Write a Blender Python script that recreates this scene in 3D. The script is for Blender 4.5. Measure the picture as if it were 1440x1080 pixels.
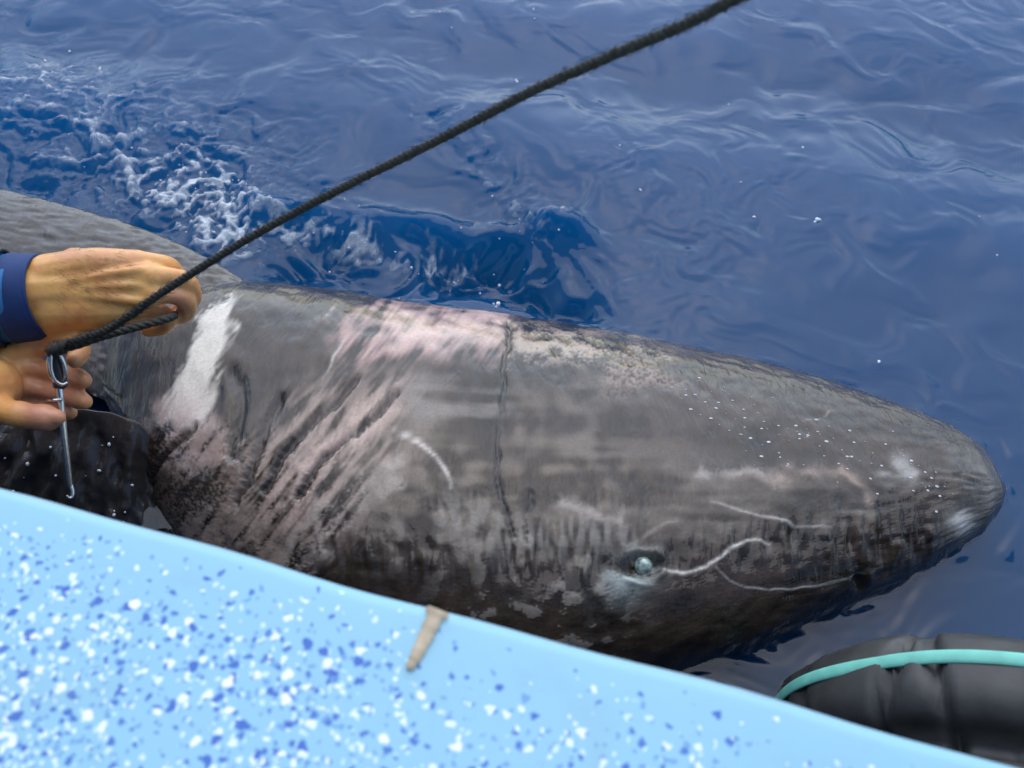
import bpy, bmesh, math, random
import numpy as np
from mathutils import Vector, Matrix

for o in list(bpy.data.objects): bpy.data.objects.remove(o)
SC = bpy.context.scene
COL = SC.collection
R = math.radians
random.seed(7)
rng = np.random.default_rng(11)

# ------------------------------------------------------------------ camera
CAM = np.array([0.0, 0.0, 0.95]); PITCH = R(50); F = 1300.0
RIGHT = np.array([1.0, 0, 0])
FWD = np.array([0, math.cos(PITCH), -math.sin(PITCH)])
UP = np.array([0, math.sin(PITCH), math.cos(PITCH)])
cd = bpy.data.cameras.new('camera'); cam = bpy.data.objects.new('camera', cd); COL.objects.link(cam)
cam.location = CAM; cam.rotation_euler = (math.pi/2 - PITCH, 0, 0)
cd.sensor_width = 36; cd.lens = F/1440*36; cd.clip_start = 0.02; cd.clip_end = 2000
cd.dof.use_dof = True; cd.dof.focus_distance = 1.12; cd.dof.aperture_fstop = 6.5
SC.camera = cam
SC.cycles.max_bounces = 7; SC.cycles.diffuse_bounces = 2; SC.cycles.glossy_bounces = 3; SC.cycles.transmission_bounces = 3

# ------------------------------------------------------------------ sky, sun, exposure
SUN_EL, SUN_AZ = R(51), R(4)          # azimuth measured from +Y towards +X
w = bpy.data.worlds.new('World'); SC.world = w; w.use_nodes = True
nt = w.node_tree; bg = nt.nodes['Background']
sky = nt.nodes.new('ShaderNodeTexSky'); sky.sky_type = 'NISHITA'; sky.sun_disc = False
sky.sun_elevation = SUN_EL; sky.sun_rotation = SUN_AZ
sky.air_density = 1.0; sky.dust_density = 0.7; sky.ozone_density = 1.0
nt.links.new(sky.outputs[0], bg.inputs[0]); bg.inputs[1].default_value = 0.115
sl = bpy.data.lights.new('sun', 'SUN'); sun = bpy.data.objects.new('sun', sl); COL.objects.link(sun)
sl.energy = 1.2; sl.angle = R(92); sl.color = (1, .995, .985)
sd = Vector((math.sin(SUN_AZ)*math.cos(SUN_EL), math.cos(SUN_AZ)*math.cos(SUN_EL), math.sin(SUN_EL)))
sun.rotation_euler = sd.to_track_quat('Z', 'Y').to_euler()
vs = SC.view_settings; vs.view_transform = 'Standard'; vs.look = 'None'; vs.gamma = 1; vs.use_curve_mapping = False
vs.exposure = 1.0

# ------------------------------------------------------------------ pixel helpers (1440x1080 photograph)
def ray(px, py):
    return FWD + RIGHT*((px-720)/F) + UP*((540-py)/F)
def atd(px, py, d):                      # point at optical depth d
    return CAM + ray(px, py)*d
def atz(px, py, z):                      # point on the level plane z
    r = ray(px, py); return CAM + r*((z-CAM[2])/r[2])
def proj(P):
    v = P - CAM; d = v @ FWD
    return 720 + F*(v @ RIGHT)/d, 540 - F*(v @ UP)/d, d

# ------------------------------------------------------------------ periodic random fields
def field(n, L, lo, hi, seed, ang=None, spread=1.0, slope=0.0):
    g = np.random.default_rng(seed)
    k = np.fft.fftfreq(n, L/n)
    kx, ky = np.meshgrid(k, k, indexing='ij'); kk = np.hypot(kx, ky); kk[0, 0] = 1e-9
    a = np.where((kk > 1/hi) & (kk < 1/lo), kk**slope, 0.0)
    if ang is not None:
        th = np.arctan2(ky, kx) - ang
        a = a*np.exp(-(np.sin(th)/spread)**2)
    sp = (g.normal(size=(n, n)) + 1j*g.normal(size=(n, n)))*a
    f = np.real(np.fft.ifft2(sp)); f -= f.mean(); return f/f.std()
def samp(f, L, x, y):
    n = f.shape[0]
    u = np.asarray(x)/L*n; v = np.asarray(y)/L*n
    i = np.floor(u).astype(int); j = np.floor(v).astype(int); a = u-i; b = v-j
    i0 = i % n; i1 = (i+1) % n; j0 = j % n; j1 = (j+1) % n
    return (f[i0, j0]*(1-a)*(1-b) + f[i1, j0]*a*(1-b) + f[i0, j1]*(1-a)*b + f[i1, j1]*a*b)
def sst(a, b, x):
    t = np.clip((x-a)/(b-a), 0, 1); return t*t*(3-2*t)
def pldist(px, py, pts):                 # distance to a polyline
    d = np.full(px.shape, 1e9)
    for (ax, ay), (bx, by) in zip(pts[:-1], pts[1:]):
        dx, dy = bx-ax, by-ay; t = np.clip(((px-ax)*dx + (py-ay)*dy)/(dx*dx+dy*dy+1e-9), 0, 1)
        d = np.minimum(d, np.hypot(px-ax-t*dx, py-ay-t*dy))
    return d
def polysd(px, py, pts):                 # signed distance to a polygon, inside negative
    d = pldist(px, py, list(pts)+[pts[0]]); ins = np.zeros(px.shape, bool)
    n = len(pts)
    for i in range(n):
        (x1, y1), (x2, y2) = pts[i], pts[(i+1) % n]
        c = ((y1 > py) != (y2 > py)) & (px < (x2-x1)*(py-y1)/((y2-y1) or 1e-9) + x1)
        ins ^= c
    return np.where(ins, -d, d)

# ------------------------------------------------------------------ materials
def mat(name):
    m = bpy.data.materials.new(name); m.use_nodes = True
    n = m.node_tree.nodes; return m, n, m.node_tree.links, n['Principled BSDF']
def N(n, t, **kw):
    x = n.new(t)
    for k, v in kw.items():
        if k in x.bl_rna.properties: setattr(x, k, v)
        else: x.inputs[k.replace('_', ' ')].default_value = v
    return x
def plain(name, col, rough=.5, noise=0.15, scale=30, bump=0.0, metal=0, spec=.5, bdist=.002):
    m, n, l, b = mat(name)
    tc = N(n, 'ShaderNodeTexCoord'); no = N(n, 'ShaderNodeTexNoise', Scale=scale, Detail=6.0)
    l.new(tc.outputs['Object'], no.inputs['Vector'])
    cr = N(n, 'ShaderNodeMapRange'); cr.inputs[1].default_value = .3; cr.inputs[2].default_value = .7
    cr.inputs[3].default_value = 1-noise; cr.inputs[4].default_value = 1+noise
    l.new(no.outputs[0], cr.inputs[0])
    mx = N(n, 'ShaderNodeVectorMath', operation='SCALE'); mx.inputs[0].default_value = col
    l.new(cr.outputs[0], mx.inputs['Scale']); l.new(mx.outputs[0], b.inputs['Base Color'])
    b.inputs['Roughness'].default_value = rough; b.inputs['Metallic'].default_value = metal
    b.inputs['Specular IOR Level'].default_value = spec
    if bump:
        bp = N(n, 'ShaderNodeBump', Strength=bump, Distance=bdist)
        l.new(no.outputs[0], bp.inputs['Height']); l.new(bp.outputs[0], b.inputs['Normal'])
    return m

# ------------------------------------------------------------------ mesh helpers
def link(name, me, m=None, parent=None, smooth=True):
    o = bpy.data.objects.new(name, me); COL.objects.link(o)
    if m is not None: me.materials.append(m)
    if smooth: me.polygons.foreach_set('use_smooth', [True]*len(me.polygons))
    if parent is not None: o.parent = parent
    return o
def tag(o, label=None, cat=None, group=None, kind=None):
    for k, v in (('label', label), ('category', cat), ('group', group), ('kind', kind)):
        if v: o[k] = v
    return o
def empty(name, loc=(0, 0, 0)):
    o = bpy.data.objects.new(name, None); COL.objects.link(o); o.location = loc; o.empty_display_size = .05
    return o
def grid_mesh(name, P, closed_u=False, closed_v=False):
    nu, nv = P.shape[:2]
    idx = np.arange(nu*nv).reshape(nu, nv)
    a = idx if closed_u else idx[:-1]; an = np.roll(idx, -1, 0) if closed_u else idx[1:]
    def cv(q): return q if closed_v else q[:, :-1]
    def cn(q): return np.roll(q, -1, 1) if closed_v else q[:, 1:]
    Fc = np.stack([cv(a), cv(an), cn(an), cn(a)], -1).reshape(-1, 4)
    me = bpy.data.meshes.new(name)
    me.vertices.add(nu*nv); me.vertices.foreach_set('co', P.reshape(-1).astype(np.float32))
    me.loops.add(Fc.size); me.loops.foreach_set('vertex_index', Fc.reshape(-1).astype(np.int32))
    me.polygons.add(len(Fc)); me.polygons.foreach_set('loop_start', (np.arange(len(Fc))*4).astype(np.int32))
    me.update(calc_edges=True); return me
def raw_mesh(name, V, Fs):
    me = bpy.data.meshes.new(name); me.from_pydata([tuple(v) for v in V], [], [tuple(f) for f in Fs]); me.update(); return me
def attr(me, name, arr):
    a = me.attributes.new(name, 'FLOAT' if arr.ndim == 1 else 'FLOAT_COLOR', 'POINT')
    if arr.ndim == 1: a.data.foreach_set('value', arr.astype(np.float32))
    else:
        c = np.ones((len(arr), 4), np.float32); c[:, :3] = arr; a.data.foreach_set('color', c.reshape(-1))
def spline(pts, n):
    P = np.array(pts, float); m = len(P)
    Q = np.vstack([2*P[0]-P[1], P, 2*P[-1]-P[-2]])
    out = []
    for t in np.linspace(0, m-1, n):
        i = min(int(t), m-2); u = t-i; a, b, c, d = Q[i:i+4]
        out.append(.5*(2*b + (c-a)*u + (2*a-5*b+4*c-d)*u*u + (3*b-a-3*c+d)*u**3))
    return np.array(out)
def frames(P):
    T = np.gradient(P, axis=0); T /= np.linalg.norm(T, axis=1)[:, None]+1e-12
    ref = np.array([0, 0, 1.0]) if abs(T[0, 2]) < .9 else np.array([1.0, 0, 0])
    Nn = [];  n = np.cross(T[0], ref); n /= np.linalg.norm(n)
    for t in T:
        n = n - t*(n @ t); n /= np.linalg.norm(n); Nn.append(n.copy())
    Nn = np.array(Nn); return T, Nn, np.cross(T, Nn)
def tube_verts(P, rad, seg=10, cap=True):
    P = np.array(P, float); rad = np.broadcast_to(np.array(rad, float), (len(P),))
    T, A, B = frames(P); th = np.linspace(0, 2*math.pi, seg, endpoint=False)
    V = (P[:, None] + rad[:, None, None]*(np.cos(th)[None, :, None]*A[:, None] + np.sin(th)[None, :, None]*B[:, None])).reshape(-1, 3)
    Fs = []
    for i in range(len(P)-1):
        for j in range(seg):
            k = (j+1) % seg; Fs.append((i*seg+j, i*seg+k, (i+1)*seg+k, (i+1)*seg+j))
    if cap:
        Fs.append(tuple(range(seg-1, -1, -1))); Fs.append(tuple((len(P)-1)*seg+j for j in range(seg)))
    return V, Fs
def join(parts):
    V = []; Fs = []; o = 0
    for v, f in parts:
        V.append(np.array(v)); Fs += [tuple(i+o for i in q) for q in f]; o += len(v)
    return np.vstack(V), Fs

# ================================================================== WATER
# boat edge in the level plane of the gunwale
GZ = 0.45
EA = atz(0, 679, GZ); EB = atz(1440, 1071, GZ)
BX = (EB-EA); BX[2] = 0; BX /= np.linalg.norm(BX)
BY = np.array([-BX[1], BX[0], 0.0])            # outboard (towards the sea)
def boat(u, v, z): return np.array([EA[0], EA[1], 0]) + BX*u + BY*v + np.array([0, 0, z])

def axis_steps(a, b, step, far, n):
    mid = np.arange(a, b+step/2, step)
    g = step*(((far/step)**(1/n))**np.arange(1, n+1))
    return np.concatenate([a-g[::-1], mid, mid[-1]+g])
gx = axis_steps(-1.25, 1.25, .0035, 70, 46); gy = axis_steps(0.05, 2.0, .0034, 70, 46)
GX, GY = np.meshgrid(gx, gy, indexing='ij')
def wpx(px, py): p = atz(px, py, 0.0); return p[0], p[1]
def gauss(pts, rad):                             # soft mask around a polyline given in pixels on the water plane
    W = [wpx(*p) for p in pts]
    return np.exp(-(pldist(GX, GY, W)/rad)**2)
near = np.exp(-np.maximum(0, np.hypot(GX, GY-1)-2.2)/1.2)
TL = 2.6
f_sw = field(512, 5.2, .35, 1.1, 1, ang=R(70), spread=.8, slope=-1)
f_md = field(1024, TL, .10, .35, 2, ang=R(50), spread=1.2, slope=-1)
f_rp = field(1024, TL, .025, .10, 3, ang=R(60), spread=1.0, slope=-1)
f_t1 = field(1024, TL, .03, .14, 4, slope=-1)
f_t2 = field(1024, TL, .010, .04, 5, slope=-.8)
f_pt = field(512, TL, .25, .9, 6)
wx = GX + .02*samp(f_t1, TL, GX*.35, GY*.35); wy = GY + .02*samp(f_t1, TL, GX*.35+.7, GY*.35+.3)
patch = sst(-.8, 1.0, samp(f_pt, TL, GX, GY))
turb = np.clip(1.0*gauss([(-60, 190), (120, 200), (270, 250), (330, 310)], .17)
               + .35*gauss([(400, 310), (560, 330), (700, 330)], .06)
               + .55*gauss([(620, 170), (760, 300), (840, 420)], .05)
               + .22*gauss([(840, 220), (1000, 330), (960, 390)], .10)
               + .40*gauss([(40, 600), (110, 620), (170, 600)], .06), 0, 1.2)
swl = samp(f_sw, 5.2, GX, GY); mid = samp(f_md, TL, wx, wy); rip = samp(f_rp, TL, wx*1.0, wy)
t2w = samp(f_t2, TL, wx*.8+.4, wy*.8); t1 = samp(f_t1, TL, wx, wy); t2 = samp(f_t2, TL, GX, GY)
H = .0060*swl + .0018*mid + (.00022 + .00034*patch)*rip + .00010*(.3+patch)*t2w*(1+1.0*turb)
hol = gauss([(420, 350), (560, 372), (700, 370), (800, 400)], .075)
H += turb*(1-.75*hol)*(.0046*(np.abs(t1)**1.2*np.sign(t1)) + .0013*t2)
# the hollow the shark leaves on its far side: water sloping down towards its flank
rim = gauss([(380, 285), (520, 305), (640, 330), (740, 300), (800, 330), (850, 400)], .04)
hol = hol*np.clip(.85 + .22*mid + .12*t1, .3, 1.4)
H += -.060*hol + .030*rim*np.clip(.8+.3*mid, .2, 1.5)
edge_px = [(345, 396), (500, 410), (600, 426), (700, 436), (800, 452), (900, 468), (1000, 492), (1120, 520), (1200, 543), (1280, 573), (1340, 598), (1380, 624), (1405, 660), (1413, 695), (1400, 735), (1340, 785), (1220, 852), (1080, 914)]
ed_ = pldist(GX, GY, [wpx(*q) for q in edge_px])
H += (.0011*np.cos(2*np.pi*(ed_ + .006*mid)/.034) + .0007*np.cos(2*np.pi*(ed_+.01*mid)/.019+1))*np.exp(-ed_/.055)*np.clip(.5+.5*rip, 0, 1.4)
H = H*near + .010*(1-near)*swl
foam = np.clip(1.45*gauss([(235, 260), (290, 280), (330, 330)], .055) + .6*gauss([(60, 120), (150, 200), (280, 250)], .13)
               + .8*gauss([(380, 310), (480, 320), (560, 345), (640, 352)], .03)
               + .5*gauss([(745, 300), (765, 330)], .02) + .28*gauss([(640, 215), (760, 320)], .02)
               + .35*gauss([(20, 600), (140, 640)], .05), 0, 1.3)
foam = foam + .5*np.exp(-(ed_/.007)**2)*sst(.55, -.3, GX)
lace = 1-np.abs(samp(f_t1, TL, wx*1.7+.3, wy*1.7))*1.5; foam = np.clip(foam*(.55 + .45*t1 + .35*t2 + .55*lace), 0, 1.5)
H = H + .0018*np.clip(foam, 0, 1)**2*(.6+.5*t2)
P = np.stack([GX, GY, H], -1)
nu, nv = GX.shape
me = grid_mesh('water', P)
# close the body of water so that it has a volume
V = P.reshape(-1, 3); idx = np.arange(nu*nv).reshape(nu, nv)
bm = bmesh.new(); bm.from_mesh(me); bm.verts.ensure_lookup_table()
loop = list(idx[:, 0]) + list(idx[-1, 1:]) + list(idx[-2::-1, -1]) + list(idx[0, -2:0:-1])
top = [bm.verts[i] for i in loop]; n_ = len(loop)
low = [bm.verts.new((v.co.x, v.co.y, -6)) for v in top]
for i in range(n_):
    bm.faces.new((top[i], low[i], low[(i+1) % n_], top[(i+1) % n_]))
bm.faces.new(low[::-1])
bmesh.ops.recalc_face_normals(bm, faces=bm.faces[:])
bm.to_mesh(me); bm.free()
attr(me, 'foam', np.concatenate([foam.reshape(-1), np.zeros(n_)]))
F0 = .026
m, n, l, b = mat('sea_water'); n.remove(b); out = n['Material Output']
gw = N(n, 'ShaderNodeNewGeometry'); dt = N(n, 'ShaderNodeVectorMath', operation='DOT_PRODUCT'); l.new(gw.outputs['Incoming'], dt.inputs[1])
ab = N(n, 'ShaderNodeMath', operation='ABSOLUTE'); l.new(dt.outputs['Value'], ab.inputs[0])
om = N(n, 'ShaderNodeMath', operation='SUBTRACT'); om.inputs[0].default_value = 1; l.new(ab.outputs[0], om.inputs[1])
pw = N(n, 'ShaderNodeMath', operation='POWER'); pw.inputs[1].default_value = 4.8; l.new(om.outputs[0], pw.inputs[0])
fr = N(n, 'ShaderNodeMath', operation='MULTIPLY_ADD'); fr.inputs[1].default_value = .42; fr.inputs[2].default_value = F0; l.new(pw.outputs[0], fr.inputs[0])
tr = N(n, 'ShaderNodeBsdfTransparent', Color=(.93, .96, 1, 1))
gl = N(n, 'ShaderNodeBsdfGlossy', Roughness=.04, Color=(1, 1, 1, 1))
mx = N(n, 'ShaderNodeMixShader'); l.new(fr.outputs[0], mx.inputs[0]); l.new(tr.outputs[0], mx.inputs[1]); l.new(gl.outputs[0], mx.inputs[2])
at = N(n, 'ShaderNodeAttribute', attribute_name='foam')
geo = N(n, 'ShaderNodeNewGeometry')
no = N(n, 'ShaderNodeTexNoise', Scale=130.0, Detail=6.0, Roughness=.7, Distortion=1.4); l.new(geo.outputs['Position'], no.inputs['Vector'])
ma = N(n, 'ShaderNodeMath', operation='MULTIPLY'); l.new(at.outputs['Fac'], ma.inputs[0]); l.new(no.outputs[0], ma.inputs[1])
mr = N(n, 'ShaderNodeMapRange'); mr.inputs[1].default_value = .17; mr.inputs[2].default_value = 1.05; mr.inputs[4].default_value = .92; l.new(ma.outputs[0], mr.inputs[0])
df = N(n, 'ShaderNodeBsdfDiffuse', Color=(.78, .82, .82, 1))
mx2 = N(n, 'ShaderNodeMixShader'); l.new(mr.outputs[0], mx2.inputs[0]); l.new(mx.outputs[0], mx2.inputs[1]); l.new(df.outputs[0], mx2.inputs[2])
l.new(mx2.outputs[0], out.inputs['Surface'])
bp = N(n, 'ShaderNodeBump', Strength=.12, Distance=.002)
no2 = N(n, 'ShaderNodeTexNoise', Scale=45.0, Detail=4.0, Distortion=.6); l.new(geo.outputs['Position'], no2.inputs['Vector']); l.new(no2.outputs[0], bp.inputs['Height'])
l.new(bp.outputs[0], gl.inputs['Normal']); l.new(bp.outputs[0], dt.inputs[0])
va = N(n, 'ShaderNodeVolumeAbsorption', Color=(.0, .55, .82, 1), Density=7.0)
vc = N(n, 'ShaderNodeVolumeScatter', Color=(.02, .38, 1, 1), Density=3.1, Anisotropy=0.0)
ad = N(n, 'ShaderNodeAddShader'); l.new(va.outputs[0], ad.inputs[0]); l.new(vc.outputs[0], ad.inputs[1]); l.new(ad.outputs[0], out.inputs['Volume'])
m.cycles.volume_sampling = 'DISTANCE'
water = link('water', me, m); tag(water, kind='structure')
def water_h(x, y):
    i = np.clip(np.searchsorted(gx, x), 0, nu-1); j = np.clip(np.searchsorted(gy, y), 0, nv-1); return H[i, j]

# ================================================================== BOAT
m_gun, n, l, b = mat('speckled_gelcoat')
tc = N(n, 'ShaderNodeTexCoord')
dn = N(n, 'ShaderNodeTexNoise', Scale=160.0, Detail=2.0); l.new(tc.outputs['Object'], dn.inputs['Vector'])
dv = N(n, 'ShaderNodeVectorMath', operation='MULTIPLY_ADD'); dv.inputs[1].default_value = (.0075, .0075, 0)
l.new(dn.outputs['Color'], dv.inputs[0]); l.new(tc.outputs['Object'], dv.inputs[2])
fl = N(n, 'ShaderNodeVectorMath', operation='MULTIPLY'); fl.inputs[1].default_value = (1, 1, 0); l.new(dv.outputs[0], fl.inputs[0])
sep = N(n, 'ShaderNodeSeparateXYZ'); l.new(tc.outputs['Object'], sep.inputs[0])
big = N(n, 'ShaderNodeTexNoise', Scale=9.0, Detail=2.0); l.new(tc.outputs['Object'], big.inputs['Vector'])
# speckle density: thick in the middle of the gunwale, thin at its outer edge and towards the bow
e1 = N(n, 'ShaderNodeMapRange'); e1.inputs[1].default_value = -.008; e1.inputs[2].default_value = -.075; l.new(sep.outputs['Y'], e1.inputs[0])
e2 = N(n, 'ShaderNodeMapRange'); e2.inputs[1].default_value = .62; e2.inputs[2].default_value = .16; e2.inputs[3].default_value = .34; l.new(sep.outputs['X'], e2.inputs[0])
e3 = N(n, 'ShaderNodeMapRange'); e3.inputs[1].default_value = .3; e3.inputs[2].default_value = .65; e3.inputs[3].default_value = .55; e3.inputs[4].default_value = 1.15; l.new(big.outputs[0], e3.inputs[0])
d1 = N(n, 'ShaderNodeMath', operation='MULTIPLY'); l.new(e1.outputs[0], d1.inputs[0]); l.new(e2.outputs[0], d1.inputs[1])
den = N(n, 'ShaderNodeMath', operation='MULTIPLY'); l.new(d1.outputs[0], den.inputs[0]); l.new(e3.outputs[0], den.inputs[1])
base = N(n, 'ShaderNodeTexNoise', Scale=5.0, Detail=4.0); l.new(tc.outputs['Object'], base.inputs['Vector'])
cr = N(n, 'ShaderNodeMix', data_type='RGBA'); cr.inputs[6].default_value = (.28, .54, .67, 1); cr.inputs[7].default_value = (.31, .575, .70, 1); l.new(base.outputs[0], cr.inputs[0])
cur = cr.outputs[2]
for sc, rad, frac, colr, off, shp in ((190, .38, .60, (.17, .36, .62, 1), 0, 1), (215, .40, .40, (.62, .80, .90, 1), 3.3, 1),
                            (140, .34, .50, (.07, .19, .52, 1), 7.1, 1.2), (145, .36, .42, (.80, .90, .93, 1), 11.7, 1),
                            (92, .30, .40, (.05, .15, .50, 1), 17.3, 1.3), (88, .30, .30, (.90, .93, .93, 1), 23.9, 1), (54, .20, .22, (.92, .94, .93, 1), 31.9, 1)):
    mp = N(n, 'ShaderNodeMapping'); mp.inputs[1].default_value = (off, off*.7, 0); mp.inputs[2].default_value = (0, 0, off); l.new(fl.outputs[0], mp.inputs[0])
    vo = N(n, 'ShaderNodeTexVoronoi', voronoi_dimensions='2D', Scale=float(sc)); l.new(mp.outputs[0], vo.inputs['Vector'])
    vo2 = N(n, 'ShaderNodeSeparateColor'); l.new(vo.outputs['Color'], vo2.inputs[0])
    # a cell holds a speckle when its random value is below density * frac; its radius follows another random value
    th = N(n, 'ShaderNodeMath', operation='MULTIPLY'); th.inputs[1].default_value = frac; l.new(den.outputs[0], th.inputs[0])
    has = N(n, 'ShaderNodeMath', operation='LESS_THAN'); l.new(vo2.outputs[0], has.inputs[0]); l.new(th.outputs[0], has.inputs[1])
    rr = N(n, 'ShaderNodeMapRange'); rr.inputs[3].default_value = rad*.35; rr.inputs[4].default_value = rad; l.new(vo2.outputs[1], rr.inputs[0])
    df_ = N(n, 'ShaderNodeMath', operation='SUBTRACT'); l.new(rr.outputs[0], df_.inputs[0]); l.new(vo.outputs['Distance'], df_.inputs[1])
    sm = N(n, 'ShaderNodeMapRange'); sm.inputs[1].default_value = -.03; sm.inputs[2].default_value = .05; l.new(df_.outputs[0], sm.inputs[0])
    mk = N(n, 'ShaderNodeMath', operation='MULTIPLY'); l.new(sm.outputs[0], mk.inputs[0]); l.new(has.outputs[0], mk.inputs[1])
    mm = N(n, 'ShaderNodeMix', data_type='RGBA'); mm.inputs[7].default_value = colr; l.new(mk.outputs[0], mm.inputs[0]); l.new(cur, mm.inputs[6]); cur = mm.outputs[2]
# scuffed, slightly brown wear along the very edge
wn = N(n, 'ShaderNodeTexNoise', Scale=55.0, Detail=5.0); l.new(tc.outputs['Object'], wn.inputs['Vector'])
wy_ = N(n, 'ShaderNodeMapRange'); wy_.inputs[1].default_value = -.006; wy_.inputs[2].default_value = .002; l.new(sep.outputs['Y'], wy_.inputs[0])
ww = N(n, 'ShaderNodeMath', operation='MULTIPLY'); l.new(wn.outputs[0], ww.inputs[0]); l.new(wy_.outputs[0], ww.inputs[1])
mm = N(n, 'ShaderNodeMix', data_type='RGBA'); mm.inputs[7].default_value = (.30, .29, .27, 1); l.new(ww.outputs[0], mm.inputs[0]); l.new(cur, mm.inputs[6])
gn = N(n, 'ShaderNodeTexNoise', Scale=14.0, Detail=8.0, Roughness=.7, Distortion=.7); l.new(tc.outputs['Object'], gn.inputs['Vector'])
gr_ = N(n, 'ShaderNodeMapRange'); gr_.inputs[1].default_value = .52; gr_.inputs[2].default_value = .78; gr_.inputs[4].default_value = .30; l.new(gn.outputs[0], gr_.inputs[0])
gm = N(n, 'ShaderNodeMix', data_type='RGBA'); gm.inputs[7].default_value = (.30, .40, .42, 1); l.new(gr_.outputs[0], gm.inputs[0]); l.new(mm.outputs[2], gm.inputs[6])
mm = gm; rg = N(n, 'ShaderNodeMapRange'); rg.inputs[3].default_value = .28; rg.inputs[4].default_value = .6; l.new(gn.outputs[0], rg.inputs[0]); l.new(rg.outputs[0], b.inputs['Roughness'])
l.new(mm.outputs[2], b.inputs['Base Color']); b.inputs['Specular IOR Level'].default_value = .35
bmp = N(n, 'ShaderNodeBump', Strength=.15, Distance=.002); bn = N(n, 'ShaderNodeTexNoise', Scale=40.0, Detail=3.0); l.new(tc.outputs['Object'], bn.inputs['Vector'])
l.new(bn.outputs[0], bmp.inputs['Height']); l.new(bmp.outputs[0], b.inputs['Normal'])

M_hull = plain('hull_paint', (.018, .028, .05), .4, .2, 8)
M_deck = plain('deck_paint', (.42, .47, .5), .6, .1, 20, .2)
ANG = math.atan2(BX[1], BX[0])
boat_o = empty('boat', (EA[0], EA[1], 0)); boat_o.rotation_euler = (0, 0, ANG)
tag(boat_o, 'pale blue boat with white and blue speckled gunwale beside the shark', 'boat')
us = np.linspace(-2.4, 3.0, 271)
jit = .0012*np.sin(us*17) + .0008*np.sin(us*41+1)
def extrude(name, prof, m, jitter=True):
    prof = np.array(prof, float); Q = np.zeros((len(us), len(prof), 3))
    Q[:, :, 0] = us[:, None]; Q[:, :, 1] = prof[None, :, 0]; Q[:, :, 2] = prof[None, :, 1]
    if jitter: Q[:, :, 1] += jit[:, None]*(prof[None, :, 0] > -.03)
    me = grid_mesh(name, Q[:, ::-1]); return link(name, me, m, boat_o)
r_ = .012; ar = [(-r_+r_*math.sin(a), GZ-r_+r_*math.cos(a)) for a in np.linspace(0, math.pi/2, 7)]
prof = [(-.46, GZ-.05), (-.46, GZ-.012), (-.452, GZ-.003), (-.44, GZ)] + [(v, GZ+.003*math.sin((v+.44)/.43*math.pi)) for v in np.linspace(-.42, -.03, 14)] + ar + [(0, GZ-.03), (0, GZ-.05), (-.012, GZ-.053)]
extrude('gunwale', prof, m_gun)
extrude('hull', [(-.012, GZ-.05), (-.02, .3), (-.05, .1), (-.12, -.1), (-.3, -.3), (-.8, -.42), (-1.2, -.45), (-1.6, -.42), (-2.1, -.3), (-2.28, -.1), (-2.35, .1), (-2.38, .3), (-2.39, GZ-.05)], M_hull, False)
extrude('coaming', [(-2.0, .4), (-1.95, .06), (-1.9, .045), (-.52, .045), (-.46, .06), (-.445, GZ-.048)], M_deck, False)
extrude('far_gunwale', [(v, z-0) for v, z in ((-2.40, GZ-.05), (-2.40, GZ-.01), (-2.39, GZ), (-1.96, GZ), (-1.95, GZ-.01), (-1.95, GZ-.05))], m_gun, False)
# invented dark canopy on posts, out of view, blocks sky and darkens reflections
M_can = plain('added_canopy_canvas', (.030, .034, .040), .9, .2, 12, .1); M_post = plain('added_post_steel', (.55, .56, .57), .3, .1, 80, 0, metal=1)
cu = np.linspace(-1.9, 2.4, 40); cvv = np.linspace(-2.15, -.70, 24)
CU, CV_ = np.meshgrid(cu, cvv, indexing='ij')
CZ = 2.02 + .10*np.sin((CV_+2.15)/1.45*math.pi) + .012*np.cos(CU*5)
can = np.stack([CU, CV_, CZ], -1); can = np.concatenate([can, (can-[0, 0, .012])[:, ::-1]], 1)
me = grid_mesh('added_canopy', can, closed_v=True)
bm = bmesh.new(); bm.from_mesh(me); bmesh.ops.recalc_face_normals(bm, faces=bm.faces[:]); bm.to_mesh(me); bm.free()
link('added_canopy', me, M_can, boat_o)
for pu in (-1.8, 2.3):
    for pv in (-2.08, -.78):
        link('added_canopy_post', raw_mesh('added_canopy_post', *tube_verts([(pu, pv, .04), (pu, pv, 1.2), (pu, pv, 2.03)], .017, 14)), M_post, boat_o)
# tan scrape where the gelcoat is worn through
def bl(p): v = p - np.array([EA[0], EA[1], 0]); return np.array([v @ BX, v @ BY, p[2]])
sp_ = [bl(atz(*q, GZ+.0035)) for q in ((616, 856), (606, 876), (595, 900), (583, 924), (574, 940))]
S = spline(sp_, 26); wd = np.array([.0062 if i < 3 else .0046 for i in range(26)])*np.linspace(1.15, .6, 26)*(1+.12*rng.normal(size=26))
wd[-1] = .0008; wd[0] = .0075; wd[1] = .007
Tn = np.gradient(S, axis=0); Tn /= np.linalg.norm(Tn, axis=1)[:, None]; Sd = np.stack([-Tn[:, 1], Tn[:, 0], 0*Tn[:, 0]], 1)
Q = np.stack([S-Sd*wd[:, None]-[0, 0, .0022], S-Sd*wd[:, None]*.7, S+Sd*wd[:, None]*.7, S+Sd*wd[:, None]-[0, 0, .0022]], 1)
sc_o = link('scrape', grid_mesh('scrape', Q), plain('worn_tan', (.50, .40, .27), .7, .25, 90, .2), boat_o)
sc_o['label'] = 'tan scrape worn into the blue gelcoat'

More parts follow.
